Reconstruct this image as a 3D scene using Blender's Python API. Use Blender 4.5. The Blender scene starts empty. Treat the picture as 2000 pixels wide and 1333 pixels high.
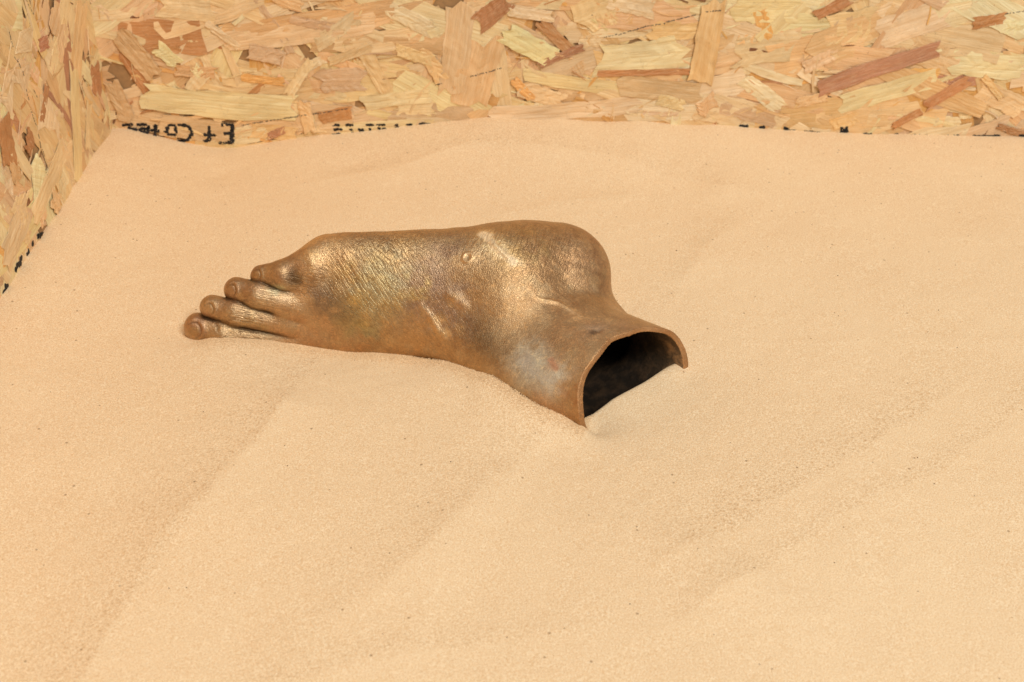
import bpy, math, random
import numpy as np
random.seed(7); rng=np.random.default_rng(11)
scene=bpy.context.scene
# ---------------------------------------------------------------- camera
CAM_LOC=(0.0,0.0,0.40)
cd=bpy.data.cameras.new("camera"); cam=bpy.data.objects.new("camera",cd)
scene.collection.objects.link(cam); scene.camera=cam
cam.location=CAM_LOC
cam.rotation_euler=(math.radians(90-33.0),0,-math.radians(0.5))
cd.sensor_width=36; cd.lens=45.0; cd.clip_start=.02; cd.clip_end=20
cd.dof.use_dof=True; cd.dof.focus_distance=.705; cd.dof.aperture_fstop=15.0
# ---------------------------------------------------------------- room light (indoor gallery, soft overhead lamps)
w=bpy.data.worlds.new("World"); scene.world=w; w.use_nodes=True
bg=w.node_tree.nodes["Background"]; bg.inputs[0].default_value=(1.0,.93,.85,1); bg.inputs[1].default_value=.26
def area(name,loc,target,size,power,col,sizey=None):
    l=bpy.data.lights.new(name,'AREA'); l.energy=power; l.color=col; l.size=size
    if sizey: l.shape='RECTANGLE'; l.size_y=sizey
    o=bpy.data.objects.new(name,l); scene.collection.objects.link(o); o.location=loc
    from mathutils import Vector
    o.rotation_euler=(Vector(target)-Vector(loc)).to_track_quat('-Z','Y').to_euler()
area("ceiling_lamp",(.85,-.50,1.50),(.08,.6,0),.5,22.6,(1,.948,.872))
area("ceiling_lamp",(.05,.25,1.95),(.05,.6,0),.9,10.3,(1,.948,.872))
scene.view_settings.view_transform='Standard'; scene.view_settings.look='None'
scene.view_settings.exposure=0; scene.view_settings.gamma=1
# ---------------------------------------------------------------- helpers
C=scene.collection
def link(o,parent=None):
    C.objects.link(o)
    if parent is not None: o.parent=parent
    return o
def mesh_obj(name,v,f,mat,parent=None,smooth=True,uv=None,col=None):
    me=bpy.data.meshes.new(name)
    v=np.asarray(v,np.float32)
    if isinstance(f,np.ndarray):
        n,k=f.shape
        me.vertices.add(len(v)); me.vertices.foreach_set("co",v.ravel())
        me.loops.add(n*k); me.loops.foreach_set("vertex_index",f.astype(np.int32).ravel())
        me.polygons.add(n); me.polygons.foreach_set("loop_start",np.arange(0,n*k,k,dtype=np.int32))
        me.update(calc_edges=True)
    else:
        me.from_pydata(v.tolist(),[],f); me.update()
    me.polygons.foreach_set("use_smooth",[smooth]*len(me.polygons))
    if col is not None:
        a=me.color_attributes.new("tint",'FLOAT_COLOR','POINT')
        c=np.ones((len(v),4),np.float32); c[:,:np.shape(col)[1]]=col
        a.data.foreach_set("color",c.ravel())
    if uv is not None:
        l=me.uv_layers.new(name="grain"); vi=np.empty(len(me.loops),np.int32); me.loops.foreach_get("vertex_index",vi)
        l.data.foreach_set("uv",np.asarray(uv,np.float32)[vi].ravel())
    me.materials.append(mat); me.update()
    return link(bpy.data.objects.new(name,me),parent)
def empty(name,loc,label,cat):
    o=bpy.data.objects.new(name,None); o.location=loc; o["label"]=label; o["category"]=cat
    o.empty_display_size=.02; return link(o)
def hash3(i,j,k,s):
    h=(i.astype(np.int64)*374761393+j.astype(np.int64)*668265263+k.astype(np.int64)*2147483647+s*974634777)&0xffffffff
    h=((h^(h>>13))*1274126177)&0xffffffff; h=(h^(h>>16))&0xffffffff
    h=((h^(h>>15))*2246822519)&0xffffffff
    return ((h^(h>>13))&0xffffff)/float(0xffffff)
def vnoise(P,s=0):
    i=np.floor(P).astype(np.int64); f=P-i; f=f*f*(3-2*f); r=0
    for a in (0,1):
        for b in (0,1):
            for c in (0,1):
                r=r+hash3(i[:,0]+a,i[:,1]+b,i[:,2]+c,s)*(f[:,0] if a else 1-f[:,0])*(f[:,1] if b else 1-f[:,1])*(f[:,2] if c else 1-f[:,2])
    return r*2-1
def fbm(P,o=3,s=0):
    r=0;a=1;t=0
    for k in range(o): r=r+a*vnoise(P*2**k,s+k); t+=a; a*=.5
    return r/t
def srgb(r,g,b):
    return tuple(((x/255)/12.92 if x<=10 else ((x/255+.055)/1.055)**2.4) for x in (r,g,b))
# node helper
class NT:
    def __init__(s,name):
        s.m=bpy.data.materials.new(name); s.m.use_nodes=True; s.t=s.m.node_tree; s.n=s.t.nodes; s.b=s.n["Principled BSDF"]
    def new(s,ty,**k):
        n=s.n.new(ty)
        for a,v in k.items(): setattr(n,a,v)
        return n
    def set(s,n,i,v):
        if hasattr(v,'is_output'): s.t.links.new(v,n.inputs[i])
        else: n.inputs[i].default_value=v
    def noise(s,vec,scale,detail=2,rough=.5):
        n=s.new('ShaderNodeTexNoise'); s.set(n,'Vector',vec); s.set(n,'Scale',scale); s.set(n,'Detail',detail); s.set(n,'Roughness',rough); return n.outputs['Fac']
    def mapping(s,vec,scale=(1,1,1),rot=(0,0,0)):
        n=s.new('ShaderNodeMapping'); s.set(n,'Vector',vec); s.set(n,'Scale',scale); s.set(n,'Rotation',rot); return n.outputs[0]
    def mix(s,f,a,b,mode='MIX'):
        n=s.new('ShaderNodeMix',data_type='RGBA',blend_type=mode); s.set(n,0,f); s.set(n,6,a); s.set(n,7,b); return n.outputs[2]
    def math(s,op,a,b=0,clamp=False):
        n=s.new('ShaderNodeMath',operation=op,use_clamp=clamp); s.set(n,0,a); s.set(n,1,b); return n.outputs[0]
    def ramp(s,f,a,b,va=0,vb=1):
        n=s.new('ShaderNodeMapRange'); s.set(n,0,f); s.set(n,1,a); s.set(n,2,b); s.set(n,3,va); s.set(n,4,vb); return n.outputs[0]
    def bump(s,h,dist,strength=1,nrm=None):
        n=s.new('ShaderNodeBump'); s.set(n,'Height',h); s.set(n,'Distance',dist); s.set(n,'Strength',strength)
        if nrm: s.t.links.new(nrm,n.inputs['Normal'])
        return n.outputs[0]
# ---------------------------------------------------------------- materials
def mat_sand():
    m=NT("fine_yellow_sand"); co=m.new('ShaderNodeTexCoord').outputs['Object']
    att=m.new('ShaderNodeVertexColor',layer_name="tint").outputs[0]
    g1=m.noise(co,1500,1); g2=m.noise(co,700,2); big=m.noise(m.mapping(co,(1,1,1),(0,0,.8)),9,2)
    sep=m.new('ShaderNodeSeparateColor'); m.set(sep,0,att); coarse=sep.outputs[0]
    base=m.mix(m.ramp(g1,.34,.66),(*srgb(222,185,140),1),(*srgb(251,230,196),1))
    base=m.mix(m.ramp(g2,.35,.65,0,.55),base,(*srgb(238,208,166),1))
    base=m.mix(m.ramp(big,.35,.65,0,.22),base,(*srgb(246,222,184),1))
    dk=m.math('MULTIPLY',m.ramp(g2,.52,.72),coarse)
    base=m.mix(m.math('MULTIPLY',dk,.6),base,(*srgb(184,140,92),1))
    v=m.new('ShaderNodeTexVoronoi',feature='F1'); m.set(v,'Vector',co); m.set(v,'Scale',420); 
    r=m.new('ShaderNodeSeparateColor'); m.set(r,0,v.outputs['Color'])
    spk=m.math('MULTIPLY',m.math('GREATER_THAN',r.outputs[0],.992),m.math('LESS_THAN',v.outputs['Distance'],.28))
    base=m.mix(m.math('MULTIPLY',spk,.55),base,(*srgb(120,84,52),1))
    m.set(m.b,'Base Color',base); m.set(m.b,'Roughness',.92); m.set(m.b,'Specular IOR Level',.15)
    hh=m.math('ADD',m.math('MULTIPLY',g1,.5),m.math('MULTIPLY',g2,m.ramp(coarse,0,1,.4,1.3)))
    m.set(m.b,'Normal',m.bump(hh,.0007,.8))
    return m.m
def mat_wood():
    m=NT("pressed_wood_strand"); att=m.new('ShaderNodeVertexColor',layer_name="tint").outputs[0]
    uv=m.new('ShaderNodeUVMap',uv_map="grain").outputs[0]
    co=m.new('ShaderNodeTexCoord').outputs['Object']
    wob=m.noise(uv,40,2)
    wv=m.new('ShaderNodeVectorMath',operation='MULTIPLY_ADD'); 
    cb=m.new('ShaderNodeCombineXYZ'); m.set(cb,1,m.ramp(wob,0,1,-.002,.002)); 
    va=m.new('ShaderNodeVectorMath',operation='ADD'); m.set(va,0,uv); m.set(va,1,cb.outputs[0])
    fib=m.noise(m.mapping(va.outputs[0],(28,650,1)),1,3,.6)
    fine=m.noise(m.mapping(va.outputs[0],(120,2600,1)),1,2,.6)
    pat=m.noise(m.mapping(uv,(30,90,1)),1,3); mid=m.noise(m.mapping(va.outputs[0],(14,260,1)),1,2,.6)
    c=m.mix(m.ramp(fib,.35,.68,0,.75),att,m.mix(1,att,(.83,.74,.61,1),'MULTIPLY'))
    c=m.mix(m.ramp(pat,.42,.75,0,.45),c,m.mix(1,att,(.88,.75,.58,1),'MULTIPLY'))
    c=m.mix(m.ramp(mid,.42,.62,0,.6),c,m.mix(1,att,(.84,.72,.57,1),'MULTIPLY'))
    c=m.mix(m.ramp(fine,.5,.75,0,.5),c,(*srgb(252,228,188),1))
    dirt=m.noise(co,160,3,.7); dv=m.noise(co,1400,1)
    c=m.mix(m.math('MULTIPLY',m.ramp(dirt,.55,.75,0,.6),m.ramp(dv,.5,.7)),c,(*srgb(120,92,66),1))
    m.set(m.b,'Base Color',c); m.set(m.b,'Roughness',.62); m.set(m.b,'Specular IOR Level',.3)
    m.set(m.b,'Normal',m.bump(m.math('ADD',m.math('ADD',fib,mid),m.math('MULTIPLY',fine,.4)),.0009,.8))
    return m.m
def mat_plain(name,col,rough=.7):
    m=NT(name); co=m.new('ShaderNodeTexCoord').outputs['Object']; n=m.noise(co,300,3)
    m.set(m.b,'Base Color',m.mix(n,(*[x*.7 for x in col],1),(*[min(1,x*1.25) for x in col],1))); m.set(m.b,'Roughness',rough); return m.m
def mat_bronze(name,inner=False,rim=False):
    m=NT(name); co=m.new('ShaderNodeTexCoord').outputs['Object']
    att=m.new('ShaderNodeVertexColor',layer_name="tint").outputs[0]
    n1=m.noise(co,120,4,.65); n2=m.noise(co,520,3,.7); n3=m.noise(co,1500,2)
    if inner:
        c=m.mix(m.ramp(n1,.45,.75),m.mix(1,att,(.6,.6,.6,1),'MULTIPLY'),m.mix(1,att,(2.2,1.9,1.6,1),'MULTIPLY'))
        m.set(m.b,'Base Color',c); m.set(m.b,'Roughness',.7); m.set(m.b,'Specular IOR Level',.25)
        m.set(m.b,'Normal',m.bump(n1,.002,.6)); return m.m
    c=m.mix(m.ramp(n1,.35,.7,0,.55),att,m.mix(1,att,(.62,.54,.50,1),'MULTIPLY'))
    c=m.mix(m.ramp(n2,.50,.72,0,.55),c,m.mix(1,att,(1.5,1.4,1.2,1),'MULTIPLY'))
    c=m.mix(m.ramp(n3,.5,.75,0,.45),c,m.mix(1,att,(.42,.36,.34,1),'MULTIPLY'))
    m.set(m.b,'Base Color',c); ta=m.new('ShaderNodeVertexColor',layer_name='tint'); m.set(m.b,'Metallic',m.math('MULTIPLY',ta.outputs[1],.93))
    vc=m.new('ShaderNodeVertexColor',layer_name='crease')
    m.set(m.b,'Roughness',m.math('ADD',m.ramp(n2,.3,.7,.33,.52),m.math('MULTIPLY',vc.outputs[1],.28)) if not rim else .55)
    m.set(m.b,'Specular IOR Level',.5)
    v=m.new('ShaderNodeTexVoronoi',feature='DISTANCE_TO_EDGE'); m.set(v,'Vector',m.mapping(co,(1,1,1.3))); m.set(v,'Scale',900)
    h=m.math('ADD',m.math('MULTIPLY',m.ramp(v.outputs[0],0,.25),.42),m.math('MULTIPLY',n2,.45))
    h=m.math('ADD',h,m.math('MULTIPLY',n3,.4))
    if not rim:
        ms=m.new('ShaderNodeSeparateColor'); m.set(ms,0,m.new('ShaderNodeVertexColor',layer_name="crease").outputs[0])
        wob=m.new('ShaderNodeTexNoise'); m.set(wob,'Vector',co); m.set(wob,'Scale',110); m.set(wob,'Detail',2)
        wv=m.new('ShaderNodeVectorMath',operation='MULTIPLY_ADD'); m.set(wv,0,wob.outputs['Color']); m.set(wv,1,(.0016,.0016,.0016)); m.set(wv,2,co)
        crack=None
        for ch,dv,sc in ((0,CR_DIR[0],520),(1,CR_DIR[1],480),(2,CR_DIR[2],700)):
            dt=m.new('ShaderNodeVectorMath',operation='DOT_PRODUCT'); m.set(dt,0,wv.outputs[0]); m.set(dt,1,dv)
            scl=m.new('ShaderNodeVectorMath',operation='SCALE'); m.set(scl,0,dv); m.set(scl,'Scale',m.math('MULTIPLY',dt.outputs['Value'],.94))
            sb=m.new('ShaderNodeVectorMath',operation='SUBTRACT'); m.set(sb,0,wv.outputs[0]); m.set(sb,1,scl.outputs[0])
            nz=m.noise(sb.outputs[0],sc,1.5,.5); ridge=m.math('ABSOLUTE',m.math('SUBTRACT',nz,.5))
            k=m.math('MULTIPLY',m.ramp(ridge,0,.075,1,0),ms.outputs[ch]); crack=k if crack is None else m.math('MAXIMUM',crack,k)
        h=m.math('SUBTRACT',h,m.math('MULTIPLY',crack,1.3))
        c=m.mix(m.math('MULTIPLY',crack,.55),c,(.10,.055,.03,1)); m.set(m.b,'Base Color',c)
    m.set(m.b,'Normal',m.bump(h,.00028 if not rim else .0004,.65))
    return m.m
CREASE_DIRS=([0.55,-0.51,-0.66],[-0.28,-0.93,-0.24],[0.97,0.07,-0.22])
CR_DIR=CREASE_DIRS
M_sand=mat_sand(); M_wood=mat_wood(); M_bronze=mat_bronze("patinated_bronze"); M_rim=mat_bronze("cut_bronze",rim=True); M_in=mat_bronze("blackened_inside",inner=True)
M_ink=mat_plain("black_stamp_ink",(.012,.013,.016)); M_fade=mat_plain("faded_stamp_ink",(.16,.12,.09)); M_core=mat_plain("dark_glue_core",(.40,.24,.11))
# ---------------------------------------------------------------- the bronze foot as an implicit solid
def smin(a,b,k):
    h=np.maximum(k-np.abs(a-b),0)/k
    return np.minimum(a,b)-h*h*h*k/6
def cone(P,a,b,ra,rb):
    ab=b-a; t=np.clip(((P-a)@ab)/(ab@ab),0,1)
    return np.linalg.norm(P-a-t[:,None]*ab,axis=1)-(ra+(rb-ra)*t)
def Vec(*a): return np.array(a)
TOE_CH=[
     [Vec(-0.13600,0.62906,0.03600),.0066,Vec(-0.12157,0.62663,0.03800),.0090,Vec(-0.10746,0.63056,0.04000),.0136],
     [Vec(-0.15082,0.62734,0.02800),.0074,Vec(-0.13771,0.62157,0.02800),.0078,Vec(-0.11533,0.62231,0.02100),.0095],
     [Vec(-0.16525,0.62378,0.01900),.0070,Vec(-0.15137,0.61862,0.01800),.0074,Vec(-0.12058,0.62126,0.01000),.0086],
     [Vec(-0.17416,0.62099,0.00700),.0084,Vec(-0.15833,0.61697,0.00600),.0080,Vec(-0.12188,0.62256,-0.00200),.0095],
     [Vec(-0.18328,0.62169,-0.02000),.0105,Vec(-0.16386,0.62743,-0.02400),.0095,Vec(-0.12033,0.63843,-0.02800),.0150]]
LC=np.array([.0735,.5590,.0065]); LD=np.array([.66,-.752,0.0]); LD/=np.linalg.norm(LD)
LU=np.array([0,0,1.]); LS=np.cross(LD,LU)
def body(P):
    rays=[
     (Vec(0.00104,0.61840,0.01800),.028, Vec(-0.12089,0.64141,-0.03000),.017),
     (Vec(0.00105,0.62069,0.02000),.027, Vec(-0.11665,0.62980,-0.00600),.0125),
     (Vec(0.00254,0.62532,0.02400),.0265, Vec(-0.11115,0.62783,0.01000),.0115),
     (Vec(0.00550,0.62998,0.02800),.026, Vec(-0.10370,0.62574,0.02600),.0120),
     (Vec(0.00850,0.63698,0.03000),.0265, Vec(-0.09877,0.63636,0.04100),.0155)]
    d=None
    for a,ra,b,rb in rays:
        c=cone(P,a,b,ra,rb); d=c if d is None else smin(d,c,.016)
    for a,ra,b,rb in [(Vec(-0.10108,0.62310,0.00000),.009,Vec(-0.13460,0.62545,0.00500),.0093),(Vec(-0.09779,0.62778,0.01100),.009,Vec(-0.12320,0.62388,0.01700),.0098),(Vec(-0.09381,0.62850,0.02600),.010,Vec(-0.11015,0.62756,0.02800),.0107)]:
        d=smin(d,cone(P,a,b,ra,rb),.006)
    d=smin(d,cone(P,Vec(-0.08502,0.63801,0.04000),Vec(-0.02964,0.63865,0.03600),.0128,.020),.014)
    d=smin(d,cone(P,Vec(-0.00031,0.63947,0.03200),Vec(0.03308,0.64602,0.02600),.0265,.0300),.02)
    d=smin(d,cone(P,Vec(0.01480,0.65534,0.02000),Vec(0.03580,0.67310,0.00600),.029,.030),.02)
    h=(P-LC)@LD; q=P-LC-h[:,None]*LD
    qs=q@LS; qu=q@LU
    t=np.clip((h+.085)/.085,0,1)
    rs=np.where(qs>0,.0385+.0045*t,.0320+.0110*t**1.6); ru=.0262+.0033*t**1.6
    ru=ru*(1+.10*np.clip(qs/rs,-1,0.2))
    leg=((np.abs(qs/rs)**2.3+np.abs(qu/ru)**2.3)**(1/2.3)-1)*.034
    leg=np.maximum(leg,-(h+.10))
    d=smin(d,leg,.026)
    d=smin(d,cone(P,Vec(0.03567,0.64457,0.01400),Vec(0.05720,0.62172,0.00000),.018,.019),.014)
    d=smin(d,cone(P,Vec(-0.02367,0.60998,0.00800),Vec(0.02682,0.55998,0.00400),.019,.018),.014)
    return d
def toes(P):
    T=TOE_CH
    o=None
    for a,ra,b,rb,c,rc in T:
        t=smin(cone(P,a,b,ra,rb),cone(P,b,c,rb,rc),.004)
        o=t if o is None else smin(o,t,.0007)
    return o
def outer(P):
    k=np.clip((P[:,0]+.156)/.04,0,1)
    return smin(body(P),toes(P),.0010+.0050*k*k*(3-2*k))
def rimh(P):
    h=(P-LC)@LD; q=P-LC; a=np.arctan2(q@LU,q@LS)
    return h+.32*(q@LU)+.004-.0010*np.sin(3*a+.5)-.0006*np.sin(8*a+1)
def solid(P):
    o=outer(P)
    d=np.maximum(o,rimh(P))
    return np.maximum(d,-np.maximum(o+.0031,-rimh(P)-.105))

def toes_gap(P):
    ds=[]
    for ta,ra,tb,rb,tc,rc in TOE_CH[:]:
        ds.append(np.minimum(cone(P,ta,tb,ra,rb),cone(P,tb,tc,rb,rc)))
    ds=np.sort(np.stack(ds,1),axis=1)
    return np.abs(ds[:,0])+np.abs(ds[:,1])
RELIEF=[([[-0.0471,0.6065,0.0330],[-0.0400,0.6012,0.0262],[-0.0352,0.5962,0.0206],[-0.0304,0.5913,0.0164]],.0018,.0009),([[-0.0319,0.6062,0.0386],[-0.0240,0.6015,0.0359],[-0.0178,0.5965,0.0326]],.0022,.0009),
([[0.0170,0.6004,0.0409],[0.0209,0.5989,0.0381],[0.0310,0.5992,0.0353],[0.0364,0.5936,0.0341],[0.0438,0.5861,0.0341]],.0011,.0010),([[-0.0099,0.6337,0.0604],[-0.0050,0.6244,0.0590],[-0.0003,0.6176,0.0566],[0.0059,0.6127,0.0538]],.0014,.0012),
([[0.0224,0.6204,0.0533],[0.0427,0.6240,0.0447],[0.0567,0.6290,0.0344],[0.1000,0.9930,-0.1879]],.0018,-.0002),([[0.0339,0.6174,0.0432],[0.0486,0.6207,0.0359],[0.0609,0.6249,0.0240]],.0030,.0007),
([[-0.0990,0.6126,0.0119],[-0.0630,0.6078,0.0283],[-0.0228,0.6063,0.0422]],.006,.0009),([[-0.0948,0.6127,0.0288],[-0.0628,0.6124,0.0387],[-0.0229,0.6126,0.0483]],.006,.0007),([[-0.1005,0.6134,-0.0060],[-0.0639,0.6044,0.0074],[-0.0286,0.5942,0.0232]],.006,.0009),
([[-0.0229,0.5991,0.0333],[-0.0116,0.5837,0.0232],[0.0008,0.5656,0.0169]],.008,-.0003),([[0.0108,0.5955,0.0386],[0.0296,0.5758,0.0313],[0.0472,0.5505,0.0316]],.010,.0008),
([[-0.1603,0.6093,0.0096],[-0.1609,0.6119,0.0127],[-0.1634,0.6152,0.0140]],.0008,-.0004),
([[-0.1290,0.6203,0.0410],[-0.1248,0.6178,0.0358]],.0009,-.0003),([[-0.1200,0.6207,0.0457],[-0.1119,0.6175,0.0360]],.004,-.0006)]
RINGS=[([-0.0189,0.6180,0.0532],.0026)]
DENTS=[([-0.0189,0.6180,0.0532],.008,.0010),([0.0507,0.5726,0.0348],.0024,-.0012),([0.0266,0.5560,0.0245],.004,.0005),([-0.0031,0.6241,0.0591],.012,.0009),([-0.0973,0.6269,0.0535],.014,.0006),([0.0165,0.6080,0.0475],.018,.0008),([-0.0456,0.6127,0.0434],.016,-.0007),
([-0.1526,0.6111,0.0206],.005,-.0006),([-0.1381,0.6134,0.0259],.006,-.0003),([-0.1549,0.6102,0.0103],.006,-.0005),([-0.1502,0.6228,0.0344],.006,.0005),([-0.1646,0.6196,0.0249],.006,.0004),([-0.1737,0.6198,0.0153],.006,.0005),([-0.1258,0.6192,0.0423],.007,.0006)]
WRINKLES=[([-0.0800,0.6200,0.0475],.022,0,.9),([-0.0629,0.6229,0.0523],.022,0,.9),([-0.0746,0.6095,0.0272],.026,0,.55),([-0.0344,0.5952,0.0193],.024,0,.35),([-0.0946,0.6161,0.0367],.014,0,.6),([0.0168,0.6246,0.0575],.030,1,.65),([-0.0059,0.6268,0.0596],.018,1,.7),([0.0370,0.6266,0.0498],.024,1,.5),([0.0580,0.6300,0.0328],.012,1,.45),
([-0.1443,0.6121,0.0193],.012,2,.8),([-0.1456,0.6120,0.0084],.012,2,.8),([-0.1320,0.6151,0.0315],.012,2,.6),([-0.1119,0.6175,0.0360],.012,2,.8),([-0.1029,0.6173,0.0410],.010,2,.6)]
CREASE_DIRS=([0.55,-0.51,-0.66],[-0.28,-0.93,-0.24],[0.97,0.07,-0.22])
PATINA_GLINTS=[([-0.0451,0.6050,0.0309],0.003,(226,184,132),1.25),([-0.0412,0.6022,0.0273],0.003,(226,184,132),1.50),([-0.0380,0.5993,0.0240],0.003,(226,184,132),1.50),([-0.0352,0.5963,0.0209],0.0035,(226,184,132),1.50),([-0.0321,0.5933,0.0181],0.003,(226,184,132),1.25),([-0.0291,0.6049,0.0381],0.003,(226,184,132),0.75),([-0.0240,0.6015,0.0359],0.004,(226,184,132),1.00),([-0.0195,0.5980,0.0337],0.003,(226,184,132),0.75),([0.0209,0.5992,0.0383],0.003,(226,184,132),1.00),([0.0263,0.5993,0.0366],0.002,(226,184,132),1.00),([0.0310,0.5992,0.0353],0.002,(226,184,132),1.25),([0.0343,0.5963,0.0344],0.002,(226,184,132),1.25),([0.0370,0.5931,0.0341],0.002,(226,184,132),1.25),([0.0407,0.5890,0.0340],0.0025,(226,184,132),1.00),([-0.0215,0.6198,0.0539],0.004,(226,184,132),1.00),([-0.0158,0.6194,0.0547],0.004,(226,184,132),1.00),([-0.1092,0.6158,0.0320],0.005,(226,184,132),0.75),([-0.1166,0.6161,0.0292],0.004,(226,184,132),0.75),([-0.0974,0.6283,0.0544],0.008,(226,184,132),0.60),([-0.1200,0.6197,0.0447],0.004,(226,184,132),0.60),([-0.0975,0.6298,0.0552],.012,(226,180,118),1.2),([-0.0915,0.6243,0.0517],.012,(168,118,66),1.0),([-0.1027,0.6186,0.0452],.016,(190,140,88),1),([-0.1178,0.6129,0.0118],.016,(184,138,94),1.2),([-0.0995,0.6124,0.0051],.016,(184,136,90),1.2),([-0.0820,0.6089,0.0004],.012,(184,136,90),1.2),  # small pale spots are ridge highlights painted into the colour
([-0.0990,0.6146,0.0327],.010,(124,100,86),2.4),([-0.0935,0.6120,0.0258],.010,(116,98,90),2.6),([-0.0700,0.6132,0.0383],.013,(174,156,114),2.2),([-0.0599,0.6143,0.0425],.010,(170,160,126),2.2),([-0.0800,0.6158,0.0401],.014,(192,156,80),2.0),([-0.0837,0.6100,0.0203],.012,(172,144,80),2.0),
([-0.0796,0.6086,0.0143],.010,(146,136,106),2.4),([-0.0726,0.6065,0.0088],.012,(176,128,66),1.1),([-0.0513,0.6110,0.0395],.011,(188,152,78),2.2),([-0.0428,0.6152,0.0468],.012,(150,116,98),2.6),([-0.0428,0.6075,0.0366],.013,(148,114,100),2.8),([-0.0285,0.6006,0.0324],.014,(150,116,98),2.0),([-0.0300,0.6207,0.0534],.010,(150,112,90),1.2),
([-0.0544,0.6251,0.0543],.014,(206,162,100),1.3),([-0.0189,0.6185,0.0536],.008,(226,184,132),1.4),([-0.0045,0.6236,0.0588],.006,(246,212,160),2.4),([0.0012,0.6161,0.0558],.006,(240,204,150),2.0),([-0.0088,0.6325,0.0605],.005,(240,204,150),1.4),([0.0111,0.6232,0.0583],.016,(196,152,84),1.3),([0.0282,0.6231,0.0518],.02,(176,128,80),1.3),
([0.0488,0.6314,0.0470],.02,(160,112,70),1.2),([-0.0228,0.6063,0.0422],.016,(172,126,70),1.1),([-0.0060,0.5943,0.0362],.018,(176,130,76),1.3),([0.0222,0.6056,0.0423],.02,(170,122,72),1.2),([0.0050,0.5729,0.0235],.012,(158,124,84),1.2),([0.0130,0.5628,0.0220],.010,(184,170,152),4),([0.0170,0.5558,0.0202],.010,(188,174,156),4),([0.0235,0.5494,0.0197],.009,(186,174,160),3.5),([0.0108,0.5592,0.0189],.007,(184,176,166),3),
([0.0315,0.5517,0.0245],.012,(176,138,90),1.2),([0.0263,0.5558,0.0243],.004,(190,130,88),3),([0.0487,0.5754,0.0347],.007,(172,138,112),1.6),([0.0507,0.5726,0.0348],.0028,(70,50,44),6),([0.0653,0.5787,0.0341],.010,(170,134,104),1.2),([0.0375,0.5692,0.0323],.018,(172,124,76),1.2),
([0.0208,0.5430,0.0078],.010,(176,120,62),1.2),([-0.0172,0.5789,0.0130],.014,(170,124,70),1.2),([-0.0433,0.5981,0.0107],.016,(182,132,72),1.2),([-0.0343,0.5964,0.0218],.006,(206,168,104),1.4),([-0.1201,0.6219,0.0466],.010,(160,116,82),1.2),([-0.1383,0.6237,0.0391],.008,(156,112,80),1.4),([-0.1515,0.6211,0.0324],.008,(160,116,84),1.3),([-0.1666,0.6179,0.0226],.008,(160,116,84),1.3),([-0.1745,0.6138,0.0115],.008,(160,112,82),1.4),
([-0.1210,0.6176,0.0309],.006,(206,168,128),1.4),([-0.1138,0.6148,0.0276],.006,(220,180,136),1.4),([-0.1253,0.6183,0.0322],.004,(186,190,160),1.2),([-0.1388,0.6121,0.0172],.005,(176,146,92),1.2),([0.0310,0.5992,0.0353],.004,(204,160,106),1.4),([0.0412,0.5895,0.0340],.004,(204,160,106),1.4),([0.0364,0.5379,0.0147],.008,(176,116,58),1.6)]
NAILS=[([-0.1383,0.6242,0.0398],[-0.1419,0.6260,0.0358],.0028,.0028),([-0.1531,0.6210,0.0311],[-0.1564,0.6224,0.0276],.0035,.0029),([-0.1663,0.6170,0.0211],[-0.1701,0.6190,0.0172],.0036,.0029),([-0.1755,0.6131,0.0096],[-0.1796,0.6145,0.0070],.0046,.0040)]
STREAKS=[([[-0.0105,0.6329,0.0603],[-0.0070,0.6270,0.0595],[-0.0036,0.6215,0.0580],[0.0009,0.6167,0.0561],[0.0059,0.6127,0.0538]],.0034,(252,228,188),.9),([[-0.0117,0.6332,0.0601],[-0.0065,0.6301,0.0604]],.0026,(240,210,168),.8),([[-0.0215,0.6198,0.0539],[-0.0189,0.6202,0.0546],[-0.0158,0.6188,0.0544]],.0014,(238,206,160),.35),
([[-0.0440,0.6044,0.0302],[-0.0380,0.5993,0.0240],[-0.0344,0.5952,0.0193],[-0.0315,0.5924,0.0170]],.0012,(236,198,146),.4),([[-0.0257,0.6028,0.0367],[-0.0206,0.5988,0.0342]],.0012,(230,192,142),.3),([[0.0226,0.5989,0.0375],[0.0310,0.5992,0.0353],[0.0364,0.5936,0.0341],[0.0427,0.5867,0.0341]],.0009,(216,176,126),.45),  # tendon streaks are highlights painted in as pale colour
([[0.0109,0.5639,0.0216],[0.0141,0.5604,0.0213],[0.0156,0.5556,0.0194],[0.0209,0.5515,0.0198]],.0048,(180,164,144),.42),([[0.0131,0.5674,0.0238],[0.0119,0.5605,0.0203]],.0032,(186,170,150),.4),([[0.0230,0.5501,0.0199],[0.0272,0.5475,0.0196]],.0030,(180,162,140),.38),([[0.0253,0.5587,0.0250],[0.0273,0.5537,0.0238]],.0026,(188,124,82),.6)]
MATTE=[([0.0209,0.5528,0.0206],.030,1),([0.0433,0.5763,0.0341],.028,.9),([0.0523,0.5486,0.0329],.03,1),([0.0287,0.5409,0.0093],.03,.8),([0.0549,0.6313,0.0405],.02,.6),([0.0161,0.5832,0.0299],.03,.5),([-0.1114,0.6141,0.0041],.02,.4)]
GAPX=-.105
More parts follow.
